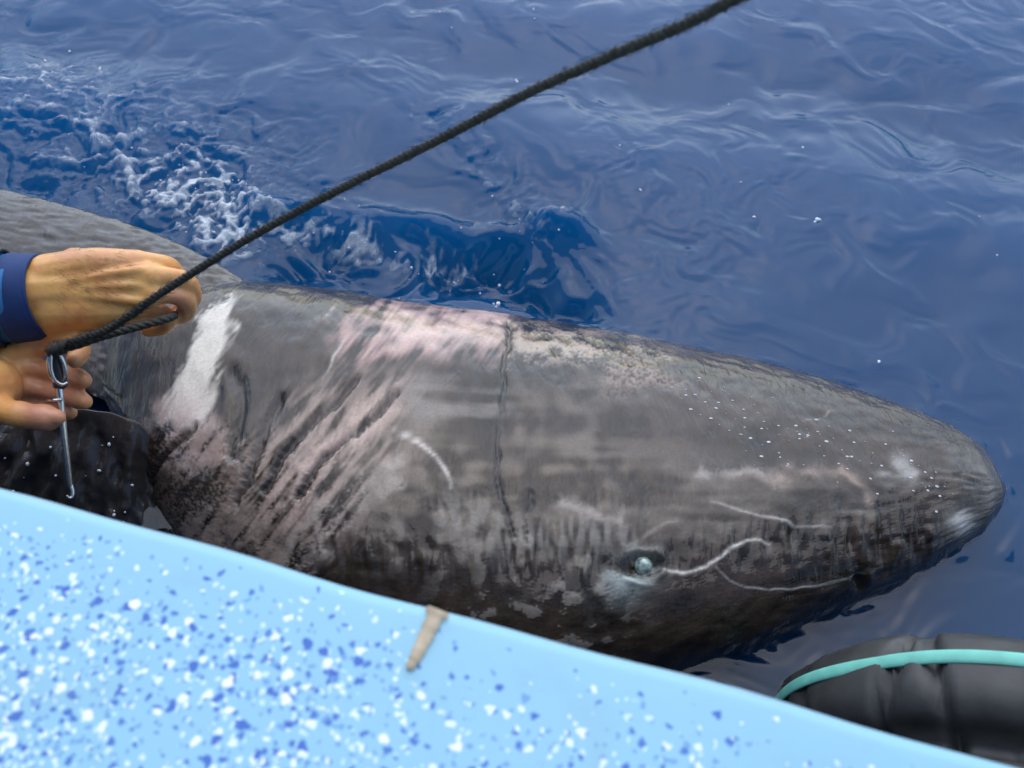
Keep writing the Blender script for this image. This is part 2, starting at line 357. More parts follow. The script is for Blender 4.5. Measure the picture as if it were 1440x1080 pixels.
# ================================================================== SHARK
up_px = np.array([(-600, 430), (0, 420), (200, 405), (345, 398), (430, 402), (500, 412), (600, 428), (700, 438), (800, 455), (900, 470), (945, 482), (1000, 494), (1060, 503), (1120, 522),
                  (1200, 545), (1280, 575), (1340, 600), (1380, 626), (1402, 654), (1411, 678), (1413, 695)], float)
lo_px = np.array([(-600, 560), (0, 585), (130, 590), (170, 630), (195, 720), (240, 840), (320, 920), (420, 970), (600, 1000), (800, 1000), (900, 978), (1000, 940), (1080, 912), (1150, 880), (1220, 850), (1290, 818), (1340, 782), (1380, 750), (1402, 726), (1411, 708), (1413, 697)], float)
f_up = lambda x: np.interp(x, up_px[:, 0], up_px[:, 1]); f_lo = lambda x: np.interp(x, lo_px[:, 0], lo_px[:, 1])
A0 = atz(1408, 686, .0); A1 = atz(300, 690, .0)
AX = A1-A0; AX[2] = 0; AX /= np.linalg.norm(AX)
AL = np.array([AX[1], -AX[0], 0.0])
if AL[1] < 0: AL = -AL                            # towards the far side
LEN = 3.6
# s, top z, underside z, roll (far side lower)
tab = np.array([(0, .010, -.016, 0), (.012, .022, -.040, .01), (.03, .034, -.062, .02), (.08, .050, -.095, .08), (.2, .064, -.13, .13), (.4, .082, -.19, .17), (.6, .100, -.25, .14),
                (.8, .112, -.31, .05), (.95, .100, -.35, -.05), (1.05, .070, -.38, -.30), (1.15, .045, -.42, -.45), (1.3, .03, -.46, -.45), (1.5, .0, -.50, -.4), (2.2, -.12, -.45, 0), (3.0, -.1, -.26, 0), (3.6, -.13, -.17, 0)])
T_ = lambda s, c: np.interp(s, tab[:, 0], tab[:, c])
th0 = np.linspace(0, 2*math.pi, 72, endpoint=False)
EXP = .80
OFS = lambda s: np.interp(s, [0, .84, .95, 1.05, 1.2, 1.5, 3.6], [0, 0, .03, .09, .17, .24, .3])
def section(s, aF, aN, th):
    c, sn = np.cos(th), np.sin(th)
    lat = np.sign(c)*np.abs(c)**EXP*np.where(c > 0, aF, aN)
    zt, zb, ro = T_(s, 1), T_(s, 2), T_(s, 3); zc = zb + (zt-zb)*.56
    z = zc + np.sign(sn)*np.abs(sn)**EXP*np.where(sn > 0, zt-zc, zc-zb) - ro*lat
    return A0 + AX*s + AL*(np.asarray(lat)+OFS(s))[..., None] + np.array([0, 0, 1.0])*np.asarray(z)[..., None]
st = np.concatenate([[.0006, .002, .005, .01, .018, .028], np.linspace(.04, 1.5, 54)])
aF, aN = [], []
for s in st:
    lo, hi = .0, .6
    for _ in range(30):
        a = (lo+hi)/2; px, py, d = proj(section(s, a, .02, th0)); ok = np.max(f_up(px)-py) > 0
        lo, hi = (lo, a) if ok else (a, hi)
    aF.append(lo); lo, hi = 0, .6
    for _ in range(30):
        a = (lo+hi)/2; px, py, d = proj(section(s, aF[-1], a, th0)); ok = np.max(py-f_lo(px)) > 0
        lo, hi = (lo, a) if ok else (a, hi)
    aN.append(lo)
aF = np.array(aF); aN = np.array(aN)
ker = np.ones(3)/3
aF[6:-1] = np.convolve(aF, ker, 'same')[6:-1]; aN[6:-1] = np.convolve(aN, ker, 'same')[6:-1]
tl_s = np.array([1.8, 2.2, 2.8, 3.3, 3.6]); tl = np.array([.97, .85, .55, .25, .1])
st_all = np.concatenate([st, tl_s]); aF_all = np.concatenate([aF, aF[-1]*tl]); aN_all = np.concatenate([aN, aN[-1]*tl])

s_g = np.concatenate([np.linspace(0.0006, .03, 40)**1, np.arange(.0315, 1.16, .0017), np.linspace(1.17, LEN, 60)])
NT = 460
thf = np.linspace(0, 1, NT, endpoint=False)
# denser on the upper and near side
thg = 2*math.pi*thf + .55*np.sin(2*math.pi*thf - R(140) + math.pi)
S2, TH = np.meshgrid(s_g, thg, indexing='ij')
c, sn = np.cos(TH), np.sin(TH)
AFm = np.interp(s_g, st_all, aF_all)[:, None]; ANm = np.interp(s_g, st_all, aN_all)[:, None]
lat = np.sign(c)*np.abs(c)**EXP*np.where(c > 0, AFm, ANm)
zt, zb, ro = (T_(s_g, k)[:, None] for k in (1, 2, 3))
# smooth the height tables
def sm1(a): 
    k = np.hanning(121); k /= k.sum(); q = np.pad(a[:, 0], 60, 'edge'); return np.convolve(q, k, 'valid')[:, None]
wsm = sst(.03, .16, s_g)[:, None]
zt = zt + wsm*(sm1(zt)-zt); zb = zb + wsm*(sm1(zb)-zb); ro = ro + wsm*(sm1(ro)-ro)
zc = zb + (zt-zb)*.56
zz = zc + np.sign(sn)*np.abs(sn)**EXP*np.where(sn > 0, zt-zc, zc-zb) - ro*lat
SP = A0 + AX*S2[..., None] + AL*(lat + sm1(OFS(s_g)[:, None]))[..., None] + np.array([0, 0, 1.0])*zz[..., None]
def normals(SP):
    du = np.gradient(SP, axis=0); dv = np.roll(SP, -1, 1)-np.roll(SP, 1, 1)
    nn = np.cross(du, dv); nn /= np.linalg.norm(nn, axis=2)[..., None]+1e-12
    cen = SP.mean(1, keepdims=True); sgn = np.sign(((SP-cen)*nn).sum(2).mean()); return nn*sgn
NN = normals(SP)
PX, PY, PD = proj(SP)
facing = sst(-.05, .2, ((CAM-SP)*NN).sum(2)/np.linalg.norm(CAM-SP, axis=2))
vis = facing
per = TH/(2*math.pi)*1.4
g1 = field(1024, 1.4, .004, .02, 21, slope=-.5); g2 = field(1024, 1.4, .02, .12, 22, slope=-1); g3 = field(1024, 1.4, .05, .4, 23, slope=-1)
fine = samp(g1, 1.4, S2, per); med = samp(g2, 1.4, S2, per); brd = samp(g3, 1.4, S2, per)
# streaks that run with the gill slits (down and back in the picture)
ux, uy = -.62, .78
pa = (PX*ux + PY*uy)/1100; pc = (PX*uy - PY*ux)/1100
strk = samp(g2, 1.4, pa*.30, pc*1.5); strf = samp(g1, 1.4, pa*.16+.4, pc*.8)
hor = samp(g2, 1.4, PX/1100*.25, PY/1100*1.6)                 # streaks along the body
ver = samp(g1, 1.4, PX/1100*.55+.2, PY/1100*.14); ver2 = samp(g2, 1.4, PX/1100*1.6+.2, PY/1100*.35)   # runs of water down the flank
jx = PX + 6*med + 1.2*fine; jy = PY + 6*brd + 1.2*fine

col = np.empty(SP.shape); col[:] = (.034, .0240, .0182)
col *= (1 + .16*brd + .15*med + .10*fine + .12*hor + .10*strk)[..., None]
def lay(mask, rgb):
    global col
    mk = np.clip(mask*vis, 0, 1)[..., None]; col = col*(1-mk) + np.array(rgb)*mk
dsp = .0004*med + .00010*fine
# ridges of the trunk behind the gills: smoky pink skin with dark streaks
lay(sst(40, -40, polysd(jx, jy, [(330, 640), (400, 560), (470, 530), (580, 545), (600, 600), (540, 690), (470, 780), (300, 780), (330, 700)]))*np.clip(.62 + .38*strk + .34*strf, 0, 1), (.30, .235, .21))
lay(sst(16, -14, polysd(jx, jy, [(420, 650), (500, 560), (560, 550), (545, 600), (470, 680), (390, 760), (360, 720)]))*np.clip(.38 + .4*strk + .25*fine, 0, .9), (.46, .34, .31))
lay(sst(22, -14, polysd(jx, jy, [(205, 640), (240, 590), (300, 590), (350, 620), (345, 690), (390, 740), (400, 790), (180, 760)]))*np.clip(.45 + .4*strk + .35*fine, 0, .95), (.27, .21, .185))
lay(sst(12, -8, polysd(jx, jy, [(560, 640), (470, 700), (400, 770), (400, 800), (440, 800), (500, 730), (570, 690)]))*np.clip(.35+.4*strk+.3*fine, 0, .8), (.36, .32, .30))
# scraped white patch
wp = sst(10, -7, polysd(PX + 4*med + 3*strf, PY + 3*fine, [(328, 416), (324, 455), (318, 495), (302, 530), (290, 575), (272, 606), (232, 586), (246, 548), (264, 505), (272, 470), (292, 438)]))
lay(wp, (.60, .57, .53)); lay(wp*sst(520, 600, PY)*np.clip(.6+.3*med, 0, 1), (.60, .48, .46))
lay(sst(24, -4, polysd(jx, jy, [(228, 580), (262, 605), (300, 590), (305, 640), (250, 660), (215, 640)]))*np.clip(.45+.5*strk+.2*fine, 0, .8), (.42, .31, .285))
# pink rubbed band along the far shoulder
lay(sst(26, -12, polysd(jx, jy, [(478, 470), (530, 430), (620, 426), (718, 438), (730, 470), (690, 492), (610, 500), (540, 510), (490, 500)]))*np.clip(.55 + .30*strk + .2*med + .25*strf, 0, 1), (.42, .28, .26))
lay(sst(20, -12, polysd(jx, jy, [(545, 455), (620, 432), (715, 440), (705, 470), (640, 482), (560, 490)]))*np.clip(.55 + .2*med, 0, 1), (.58, .43, .40))
lay(sst(22, -10, polysd(jx, jy, [(720, 450), (800, 468), (900, 485), (945, 505), (925, 522), (820, 508), (730, 500)]))*np.clip(.05 + .42*hor + .32*fine + .35*med, 0, .8), (.40, .32, .27))
lay(sst(18, -8, polysd(jx, jy, [(860, 505), (920, 520), (950, 540), (900, 550), (850, 540)]))*np.clip(.35+.4*fine, 0, .6), (.34, .24, .19))
# rubbed greys across the head
lay(sst(60, -60, polysd(jx, jy, [(560, 560), (700, 545), (860, 560), (900, 640), (870, 740), (700, 770), (520, 780), (500, 700)]))*np.clip(.22 + .30*hor + .30*med + .2*brd, 0, .75), (.165, .138, .118))
lay(sst(40, -30, polysd(jx, jy, [(930, 640), (1100, 690), (1240, 700), (1180, 740), (1000, 745), (900, 720)]))*np.clip(.25 + .35*hor, 0, .6), (.15, .13, .115))
lay(sst(30, -30, polysd(jx, jy, [(560, 690), (680, 720), (860, 770), (860, 840), (700, 850), (560, 800)]))*sst(.2, .9, med+.5*ver2)*.65, (.20, .175, .15))
lay(np.exp(-(pldist(jx, jy, [(600, 575), (660, 570), (690, 560)])/26)**2)*np.clip(.4+.4*hor, 0, .7), (.26, .24, .235))
lay(np.exp(-(pldist(jx, jy, [(640, 720), (720, 760), (860, 735)])/34)**2)*np.clip(.35+.4*ver, 0, .6), (.24, .225, .215))
lay(np.exp(-(pldist(jx, jy, [(780, 700), (840, 712), (880, 722)])/8)**2)*.7, (.33, .30, .28))
lay(np.exp(-(pldist(jx, jy, [(995, 664), (1040, 668), (1080, 660)])/8)**2)*np.clip(.4+.2*med, 0, .6), (.36, .33, .31))
lay(np.exp(-(pldist(jx, jy, [(1090, 668), (1150, 664), (1190, 666), (1208, 678), (1222, 694)])/8)**2)*np.clip(.4+.25*med, 0, .65), (.40, .31, .27))
lay(np.exp(-(np.hypot(jx-1268, jy-665)/17)**2)*.7, (.42, .41, .41))
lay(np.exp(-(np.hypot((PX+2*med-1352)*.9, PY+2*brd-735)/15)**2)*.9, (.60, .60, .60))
lay(np.exp(-(pldist(PX, PY, [(1340, 640), (1375, 650), (1395, 680), (1392, 705)])/12)**2)*.3, (.26, .25, .24))
lay(sst(1290, 1400, PX)*.18, (.20, .19, .18))
# scratches
def scratch(pts, wdt, rgb, amt, depth=0.0):
    global dsp
    q = spline(pts, 24); d = pldist(PX + 1.0*med, PY + 1.0*med, [tuple(p) for p in q]); tq = ((PX-q[0][0])*(q[-1][0]-q[0][0]) + (PY-q[0][1])*(q[-1][1]-q[0][1]))/(((q[-1]-q[0])**2).sum()); k = np.exp(-(d/(wdt*.8))**2)*np.clip(.86 + .16*fine + .20*med, 0, 1)*np.clip(.35+.65*np.sin(np.pi*np.clip(tq, 0.04, .96))*1.6, 0, 1)
    lay(k*amt, rgb); dsp = dsp + (depth+.0004)*k*vis
scratch([(555, 606), (580, 618), (604, 634), (620, 652), (630, 668), (633, 684)], 4.0, (.62, .57, .55), 1.0)
scratch([(452, 530), (468, 506), (486, 478)], 2.6, (.48, .44, .43), .8)
scratch([(455, 445), (472, 430)], 3.5, (.42, .38, .38), .6)
scratch([(922, 796), (945, 804), (965, 805), (1000, 792), (1030, 770), (1058, 757), (1084, 764)], 3.4, (.60, .57, .55), 1.0)
scratch([(1004, 796), (1030, 818), (1060, 827), (1110, 829), (1160, 822), (1215, 806)], 2.0, (.36, .35, .35), .8)
scratch([(1000, 705), (1060, 722), (1110, 735), (1168, 742)], 2.6, (.44, .42, .41), .75)
scratch([(1130, 592), (1160, 582), (1170, 576)], 1.8, (.34, .32, .30), .6)
scratch([(880, 770), (930, 742), (960, 735)], 4, (.30, .28, .27), .4)
# gill slits: real grooves with darker skin inside
def slit(pts, wdt, amt, depth):
    global dsp
    q = spline(pts, 30); d = pldist(PX + 2*med + 1.2*fine, PY + 2*brd, [tuple(p) for p in q]); k = np.exp(-(d/wdt)**2)
    lay(np.exp(-(d/(wdt*.75))**2)*amt, (.03, .026, .026)); dsp = dsp - depth*.95*k*vis + depth*.12*np.exp(-((d-wdt*2.2)/(wdt*1.3))**2)*vis
slit([(504, 532), (470, 565), (436, 600), (398, 645), (375, 690)], 5, .95, .006)
slit([(556, 556), (520, 590), (480, 622), (445, 656), (420, 700)], 5, .95, .006)
slit([(275, 600), (248, 625), (222, 655), (208, 690)], 4.5, .75, .005)
slit([(392, 560), (372, 610), (352, 660), (330, 710)], 8, .8, .007)
slit([(330, 520), (338, 560), (332, 600), (322, 640)], 8, .85, .006)
slit([(715, 455), (711, 500), (708, 560), (702, 610), (700, 660), (706, 705), (722, 755)], 3.6, .85, .0032)
slit([(745, 690), (738, 730), (740, 765)], 3.0, .5, .002)
slit([(205, 640), (190, 690), (184, 740)], 6, .6, .006)
lay(sst(16, -10, polysd(jx, jy, [(335, 520), (385, 540), (400, 590), (370, 620), (335, 600)]))*.5, (.05, .045, .045))
# dark mottling low on the flank
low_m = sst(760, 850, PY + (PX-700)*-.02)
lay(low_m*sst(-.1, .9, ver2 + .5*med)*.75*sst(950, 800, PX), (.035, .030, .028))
lay(low_m*sst(.75, 1.15, med + .35*fine)*.6*sst(930, 820, PX)*sst(560, 700, PX), (.25, .23, .215))
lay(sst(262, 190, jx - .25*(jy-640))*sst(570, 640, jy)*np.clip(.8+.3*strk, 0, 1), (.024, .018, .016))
# eye socket, nostril, snout folds, run-off ripples as relief
ed = np.hypot((PX-903)/1.15, PY-797)
dsp = dsp - .010*np.exp(-(ed/15)**2)*vis + .0034*np.exp(-((ed-24)/6)**2)*vis*np.clip(.6+.5*med, 0, 1.4)
lay(np.exp(-(np.hypot((jx-890)*.8, jy-806)/27)**2)*np.clip(.85+.4*med+.2*fine, 0, 1), (.34, .40, .41)); lay(np.exp(-((ed+4*med-17)/5)**2)*.55*(PY < 812), (.03, .03, .035))
nd = np.hypot((PX-1208)/.55, PY-818); dsp = dsp - .008*np.exp(-(nd/13)**2)*vis; lay(np.exp(-(nd/11)**2)*.8, (.02, .018, .02))
dsp = dsp + .003*np.exp(-(np.hypot((PX-1222)/.7, PY-812)/12)**2)*vis
band = np.exp(-((PY - np.interp(PX, [200, 650, 870, 1050, 1200, 1330], [770, 792, 788, 768, 748, 765]))/30)**2)*sst(1335, 1270, PX)
dsp = dsp + (.00055*band*(1+.8*brd) + .00004)*ver*vis + .0015*band*(1+.9*sst(1000, 1120, PX))*ver2*vis
ver3 = samp(g2, 1.4, PX/1100*3.6+.1, PY/1100*.55); band2 = np.exp(-((PY - np.interp(PX, [200, 650, 870, 1050, 1200, 1330], [775, 800, 792, 772, 748, 760]))/26)**2)*sst(1345, 1290, PX)
dsp = dsp + .0011*band2*(.5 + 1.1*sst(980, 1120, PX))*np.clip(.7+.6*brd, .1, 1.6)*ver3*vis
dsp *= sst(0.0, .05, S2)
SP2 = SP + NN*dsp[..., None]
me = grid_mesh('shark_body', SP2, closed_v=True)
bm = bmesh.new(); bm.from_mesh(me); bm.verts.ensure_lookup_table()
try:
    bm.faces.new([bm.verts[j] for j in range(NT)]); k0 = (len(s_g)-1)*NT; bm.faces.new([bm.verts[k0+j] for j in range(NT-1, -1, -1)])
except Exception: pass
bmesh.ops.recalc_face_normals(bm, faces=bm.faces[:]); bm.to_mesh(me); bm.free()
col = col*np.array([1.05, 1.0, .90])
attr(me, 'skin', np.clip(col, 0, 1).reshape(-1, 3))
def shark_skin(name, flat=None):
    m, n, l, b = mat(name)
    geo = N(n, 'ShaderNodeNewGeometry')
    a1 = N(n, 'ShaderNodeTexNoise', Scale=260.0, Detail=4.0, Roughness=.7); l.new(geo.outputs['Position'], a1.inputs['Vector'])
    mr = N(n, 'ShaderNodeMapRange'); mr.inputs[1].default_value = .25; mr.inputs[2].default_value = .75; mr.inputs[3].default_value = .80; mr.inputs[4].default_value = 1.20; l.new(a1.outputs[0], mr.inputs[0])
    vm = N(n, 'ShaderNodeVectorMath', operation='SCALE'); l.new(mr.outputs[0], vm.inputs['Scale'])
    if flat is None:
        at = N(n, 'ShaderNodeAttribute', attribute_name='skin'); l.new(at.outputs['Color'], vm.inputs[0])
    else: vm.inputs[0].default_value = flat
    l.new(vm.outputs[0], b.inputs['Base Color'])
    b.inputs['Roughness'].default_value = .5; b.inputs['Specular IOR Level'].default_value = .06
    b.inputs['Coat Weight'].default_value = 1.0; b.inputs['Coat Roughness'].default_value = .035; b.inputs['Coat IOR'].default_value = 1.36
    bp = N(n, 'ShaderNodeBump', Strength=.18, Distance=.0012); l.new(a1.outputs[0], bp.inputs['Height']); l.new(bp.outputs[0], b.inputs['Normal'])
    c1 = N(n, 'ShaderNodeTexNoise', Scale=40.0, Detail=4.0, Distortion=1.2)
    mp = N(n, 'ShaderNodeMapping'); mp.inputs[3].default_value = (2.0, .55, .55); l.new(geo.outputs['Position'], mp.inputs[0]); l.new(mp.outputs[0], c1.inputs['Vector'])
    bc = N(n, 'ShaderNodeBump', Strength=.42, Distance=.004); l.new(c1.outputs[0], bc.inputs['Height']); l.new(bc.outputs[0], b.inputs['Coat Normal'])
    return m
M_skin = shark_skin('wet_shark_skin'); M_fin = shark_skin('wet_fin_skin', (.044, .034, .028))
base_pt = A0 + AX*.9
shark = empty('shark', (base_pt[0], base_pt[1], -.3))
tag(shark, 'large dark grey shark with pink and white scrapes floating alongside the boat', 'shark')
OFF = -np.array(shark.location)
def spart(name, me, m, parent=shark):
    me.transform(Matrix.Translation(OFF)); return link(name, me, m, parent)
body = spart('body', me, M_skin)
# surface lookup by pixel
Pf = SP2.reshape(-1, 3); fx, fy, fd = proj(Pf); okv = (vis.reshape(-1) > .3); cx, cy, cp, cnn = fx[okv], fy[okv], Pf[okv], NN.reshape(-1, 3)[okv]; cdp = fd[okv]
def on_shark(px, py):
    d2 = (cx-px)**2+(cy-py)**2; k = np.argmin(d2 + 40*cdp); return cp[k], cnn[k]
# eye: clouded ball with a dark rim
p, q = on_shark(905, 796)
def ball(c, r, sc=(1, 1, 1), seg=20, rings=12):
    bm = bmesh.new(); bmesh.ops.create_uvsphere(bm, u_segments=seg, v_segments=rings, radius=r)
    me = bpy.data.meshes.new('ball')
    for v in bm.verts: v.co = Vector((v.co.x*sc[0]+c[0], v.co.y*sc[1]+c[1], v.co.z*sc[2]+c[2]))
    bm.to_mesh(me); bm.free(); return me
M_eye, n, l, b = mat('clouded_eye'); no = N(n, 'ShaderNodeTexNoise', Scale=140.0, Detail=4.0); geo = N(n, 'ShaderNodeNewGeometry'); l.new(geo.outputs['Position'], no.inputs['Vector'])
cr = N(n, 'ShaderNodeValToRGB'); cr.color_ramp.elements[0].position = .38; cr.color_ramp.elements[0].color = (.12, .17, .15, 1); cr.color_ramp.elements[1].position = .6; cr.color_ramp.elements[1].color = (.46, .58, .50, 1)
l.new(no.outputs[0], cr.inputs[0]); l.new(cr.outputs[0], b.inputs['Base Color']); b.inputs['Roughness'].default_value = .12; b.inputs['Coat Weight'].default_value = 1
eye = spart('eye', ball(p+q*.0005, .0098), M_eye); eye['label'] = 'clouded pale green eye'
# pale pores on the snout
dots = [(985, 585), (1000, 590), (965, 548), (978, 556), (992, 566), (1008, 574), (1020, 583), (1035, 590), (1048, 600), (1012, 596), (1025, 604), (1042, 612), (1056, 618), (1018, 545), (1030, 563), (1046, 575), (1060, 570), (1066, 582), (1075, 592), (1078, 604), (1080, 620), (1095, 600), (1108, 602), (1120, 598), (1096, 612), (1110, 618), (1125, 610), (1135, 616), (1050, 632), (1070, 640), (1096, 640), (1108, 653), (1130, 655), (1152, 626), (1165, 600), (1172, 618), (1160, 640), (1180, 652), (1195, 606), (1200, 622), (1192, 640), (1215, 620), (1228, 638), (1245, 625), (1256, 642), (1270, 632), (1282, 648), (1292, 655), (1300, 664), (1310, 672), (1318, 684), (1305, 690), (1322, 698), (1330, 680), (1298, 680), (1316, 665), (1340, 694), (1285, 690), (1000, 552), (945, 545), (958, 560), (1085, 560), (1140, 590), (1150, 606), (1240, 655), (1060, 655), (1205, 600)]
V = []; Fs = []; o_ = 0
rl = random.Random(3)
dots += [(rl.uniform(960, 1330), 0) for _ in range(45)]
for (dx, dy) in dots:
    if dy == 0: dy = np.interp(dx, [960, 1150, 1330], [555, 622, 682]) + rl.gauss(0, 24)
    p, q = on_shark(dx, dy); r = .0006 + .0013*rl.random()**2; t = np.cross(q, AX); t /= np.linalg.norm(t); u = np.cross(t, q)
    ring = [p + q*.0003 + r*(1.35*math.cos(a)*u + math.sin(a)*t)*rl.uniform(.8, 1.15) for a in np.linspace(0, 2*math.pi, 7)[:-1]]
    V += ring + [p+q*.0011]; Fs += [(o_+i, o_+(i+1) % 6, o_+6) for i in range(6)]; o_ += 7
po = spart('snout_pores', raw_mesh('snout_pores', V, Fs), plain('pore_pale', (.50, .49, .47), .35, .35, 300)); po['kind'] = 'stuff'; po['label'] = 'pale pore dots scattered over the snout'
# far pectoral fin, spread flat on the surface
lead = [atz(*q, z) for q, z in (((362, 416), .035), ((345, 397), .045), ((300, 368), .048), (( 250, 342), .045), ((190, 318), .04), ((100, 291), .035), ((0, 266), .03), ((-150, 236), .015), ((-320, 215), .0))]
trail = [atz(*q, z) for q, z in (((352, 520), .04), ((330, 560), .04), ((270, 590), .035), ((200, 590), .03), ((140, 560), .025), ((60, 520), .02), ((-40, 470), .015), ((-200, 370), .005), ((-325, 235), .0))]
L1 = spline(lead, 120); L2 = spline(trail, 120)
tt = np.linspace(0, 1, 90)
mid_ = L1[:, None]*(1-tt[None, :, None]) + L2[:, None]*tt[None, :, None]
thk = .020*np.sin(np.pi*np.clip(tt, 0, 1))**.5
fx_, fy_ = mid_[..., 0], mid_[..., 1]
rel = .0006*samp(f_t1, TL, fx_*1.2, fy_*2.2) + .0005*samp(f_t2, TL, fx_, fy_*1.5) + .004*np.sin(tt*3)[None, :]
topS = mid_.copy(); topS[..., 2] += thk[None, :] + rel; botS = mid_.copy(); botS[..., 2] -= thk[None, :]*1.2
fin = np.concatenate([topS, botS[:, ::-1]], 1)
me = grid_mesh('pectoral_fin', fin, closed_v=True)
bm = bmesh.new(); bm.from_mesh(me); bmesh.ops.recalc_face_normals(bm, faces=bm.faces[:]); bm.to_mesh(me); bm.free()
pf = spart('pectoral_fin', me, M_fin)
# near pectoral fin, added as a dark slope for shade between body and hull
ft = np.array([atz(px, py, z) for px, py, z in ((262, 660, .010), (222, 622, .050), (182, 590, .080), (125, 577, .095), (40, 582, .09), (-60, 590, .08), (-200, 590, .05))])
ft = spline(ft, 90); ft[:, 2] += .0012*samp(f_t1, TL, ft[:, 0]*1.2, 0*ft[:, 0]+.3); ft[:, 1] += .002*samp(f_t1, TL, ft[:, 0]*1.2, 0*ft[:, 0]+.9); vv = np.linspace(0, 1, 60)
dn_ = np.array([.01, -.19, -.155]); uu_ = np.linspace(0, 1, 90); dnv = np.stack([.01+0*uu_, -.19*sst(-.25, .16, uu_), -.155+0*uu_], -1)
nf = ft[:, None] + vv[None, :, None]*dnv[:, None] + np.array([0, 0, 1.0])*(.012*np.sin(vv*3.1))[None, :, None]
rl_ = .0045*samp(f_t1, TL, nf[..., 0]*1.3, vv[None, :]*.16) + .0022*samp(f_t1, TL, nf[..., 0]*2.0, vv[None, :]*.18) + .0009*samp(f_t2, TL, nf[..., 0]*1.2, vv[None, :]*.2)
nf = nf + np.array([0, -.8, .6])*rl_[..., None]*np.sin(np.clip(vv*8, 0, math.pi/2))[None, :, None]
bk = nf[:, ::-1] + np.array([0, .022, .004])*np.sin(np.linspace(0, math.pi, 60))[None, :, None]**.5
me = grid_mesh('pectoral_fin', np.concatenate([nf, bk], 1), closed_v=True)
bm = bmesh.new(); bm.from_mesh(me); bmesh.ops.recalc_face_normals(bm, faces=bm.faces[:]); bm.to_mesh(me); bm.free()
spart('pectoral_fin', me, shark_skin('added_dark_fin_skin', (.035, .030, .028)))
# tail fin, beyond the picture's edge
tp = A0 + AX*3.35 + np.array([0, 0, -.15]); rows = []
for k, a in enumerate(np.linspace(0, 1, 14)):
    ch = .10 + .28*abs(a-.45)*1.6; z = -.28 + .75*a; xo = .15 + .5*abs(a-.42)
    prof_ = [tp + AX*(xo + ch*u) + np.array([0, 0, z]) + AL*s*.018*math.sqrt(max(u*(1-u), 0))*2*(1-abs(a-.45)) for u, s in [(u, 1) for u in np.linspace(0, 1, 8)] + [(u, -1) for u in np.linspace(1, 0, 8)][1:-1]]
    rows.append(prof_)
spart('tail_fin', grid_mesh('tail_fin', np.array(rows), closed_v=True), M_fin)

# ================================================================== ROPE
M_rope = plain('dark_rope', (.034, .033, .024), .8, .5, 220, .5, bdist=.001)
rp = [atd(*q) for q in ((70, 497, .905), (78, 488, .897), (110, 478, .893), (150, 464, .888), (185, 442, .880), (230, 410, .872), (350, 335, .845), (480, 265, .805), (620, 195, .750), (740, 132, .700), (860, 78, .648), (960, 36, .606), (1040, -5, .570), (1180, -75, .51), (1420, -200, .43))] 
rp += [rp[-1] + (boat(1.62, -.705, 2.03)-rp[-1])*f for f in np.linspace(0, 1, 13)[1:]]      # up to the front edge of the unseen canopy
RP = spline(rp, 1700)
T, A, B = frames(RP); RT, RA_, RB = T, A, B; dl = np.concatenate([[0], np.cumsum(np.linalg.norm(np.diff(RP, axis=0), axis=1))])
parts = []
for k in range(3):
    ph = 2*math.pi*k/3 + dl*2*math.pi/.015
    parts.append(tube_verts(RP + .0013*(np.cos(ph)[:, None]*A + np.sin(ph)[:, None]*B), .0027, 8))
rope = link('rope', raw_mesh('rope', *join(parts)), M_rope)
tag(rope, 'dark taut twisted rope running from the metal hook up across the water', 'rope')
tailp = spline([atd(*q) for q in ((74, 492, .900), (105, 486, .903), (140, 474, .906), (180, 463, .912), (232, 449, .930), (246, 443, .962))], 200)
T, A, B = frames(tailp); dl = np.concatenate([[0], np.cumsum(np.linalg.norm(np.diff(tailp, axis=0), axis=1))]); parts = []
for k in range(3):
    ph = 2*math.pi*k/3 + dl*2*math.pi/.022
    parts.append(tube_verts(tailp + .0018*(np.cos(ph)[:, None]*A + np.sin(ph)[:, None]*B), .0027, 8))
link('rope_tail', raw_mesh('rope_tail', *join(parts)), M_rope, rope)

rf = []
for i in rng.integers(20, 880, 1100):
    a = rng.uniform(0, 2*math.pi); T, A, B = RT[i], RA_[i], RB[i]; o0 = math.cos(a)*A + math.sin(a)*B; t = T*rng.choice([-1, 1])
    L_ = rng.uniform(.003, .008); p0 = RP[i] + o0*.0036
    rf.append(tube_verts(np.array([p0, p0 + o0*L_*.25 + t*L_*.5, p0 + o0*L_*.45 + t*L_]), [.00022, .0002, .0001], 3))
fz = link('fibre_fuzz', raw_mesh('fibre_fuzz', *join(rf)), M_rope, rope); fz['kind'] = 'stuff'

kn = []
for i_ in range(4):
    c0 = atd(74+6*i_, 493-2*i_, .897-.0006*i_); a_ = np.linspace(0, 2*math.pi, 20)
    e1_ = UP*.95 + RIGHT*(.25+.1*i_); e2_ = -FWD
    kn.append(tube_verts(np.array([c0 + .0062*(math.cos(t)*e1_ + math.sin(t)*e2_) + RIGHT*.0012*t/6.28 for t in a_]), .0022, 8))
link('knot', raw_mesh('knot', *join(kn)), M_rope, rope)

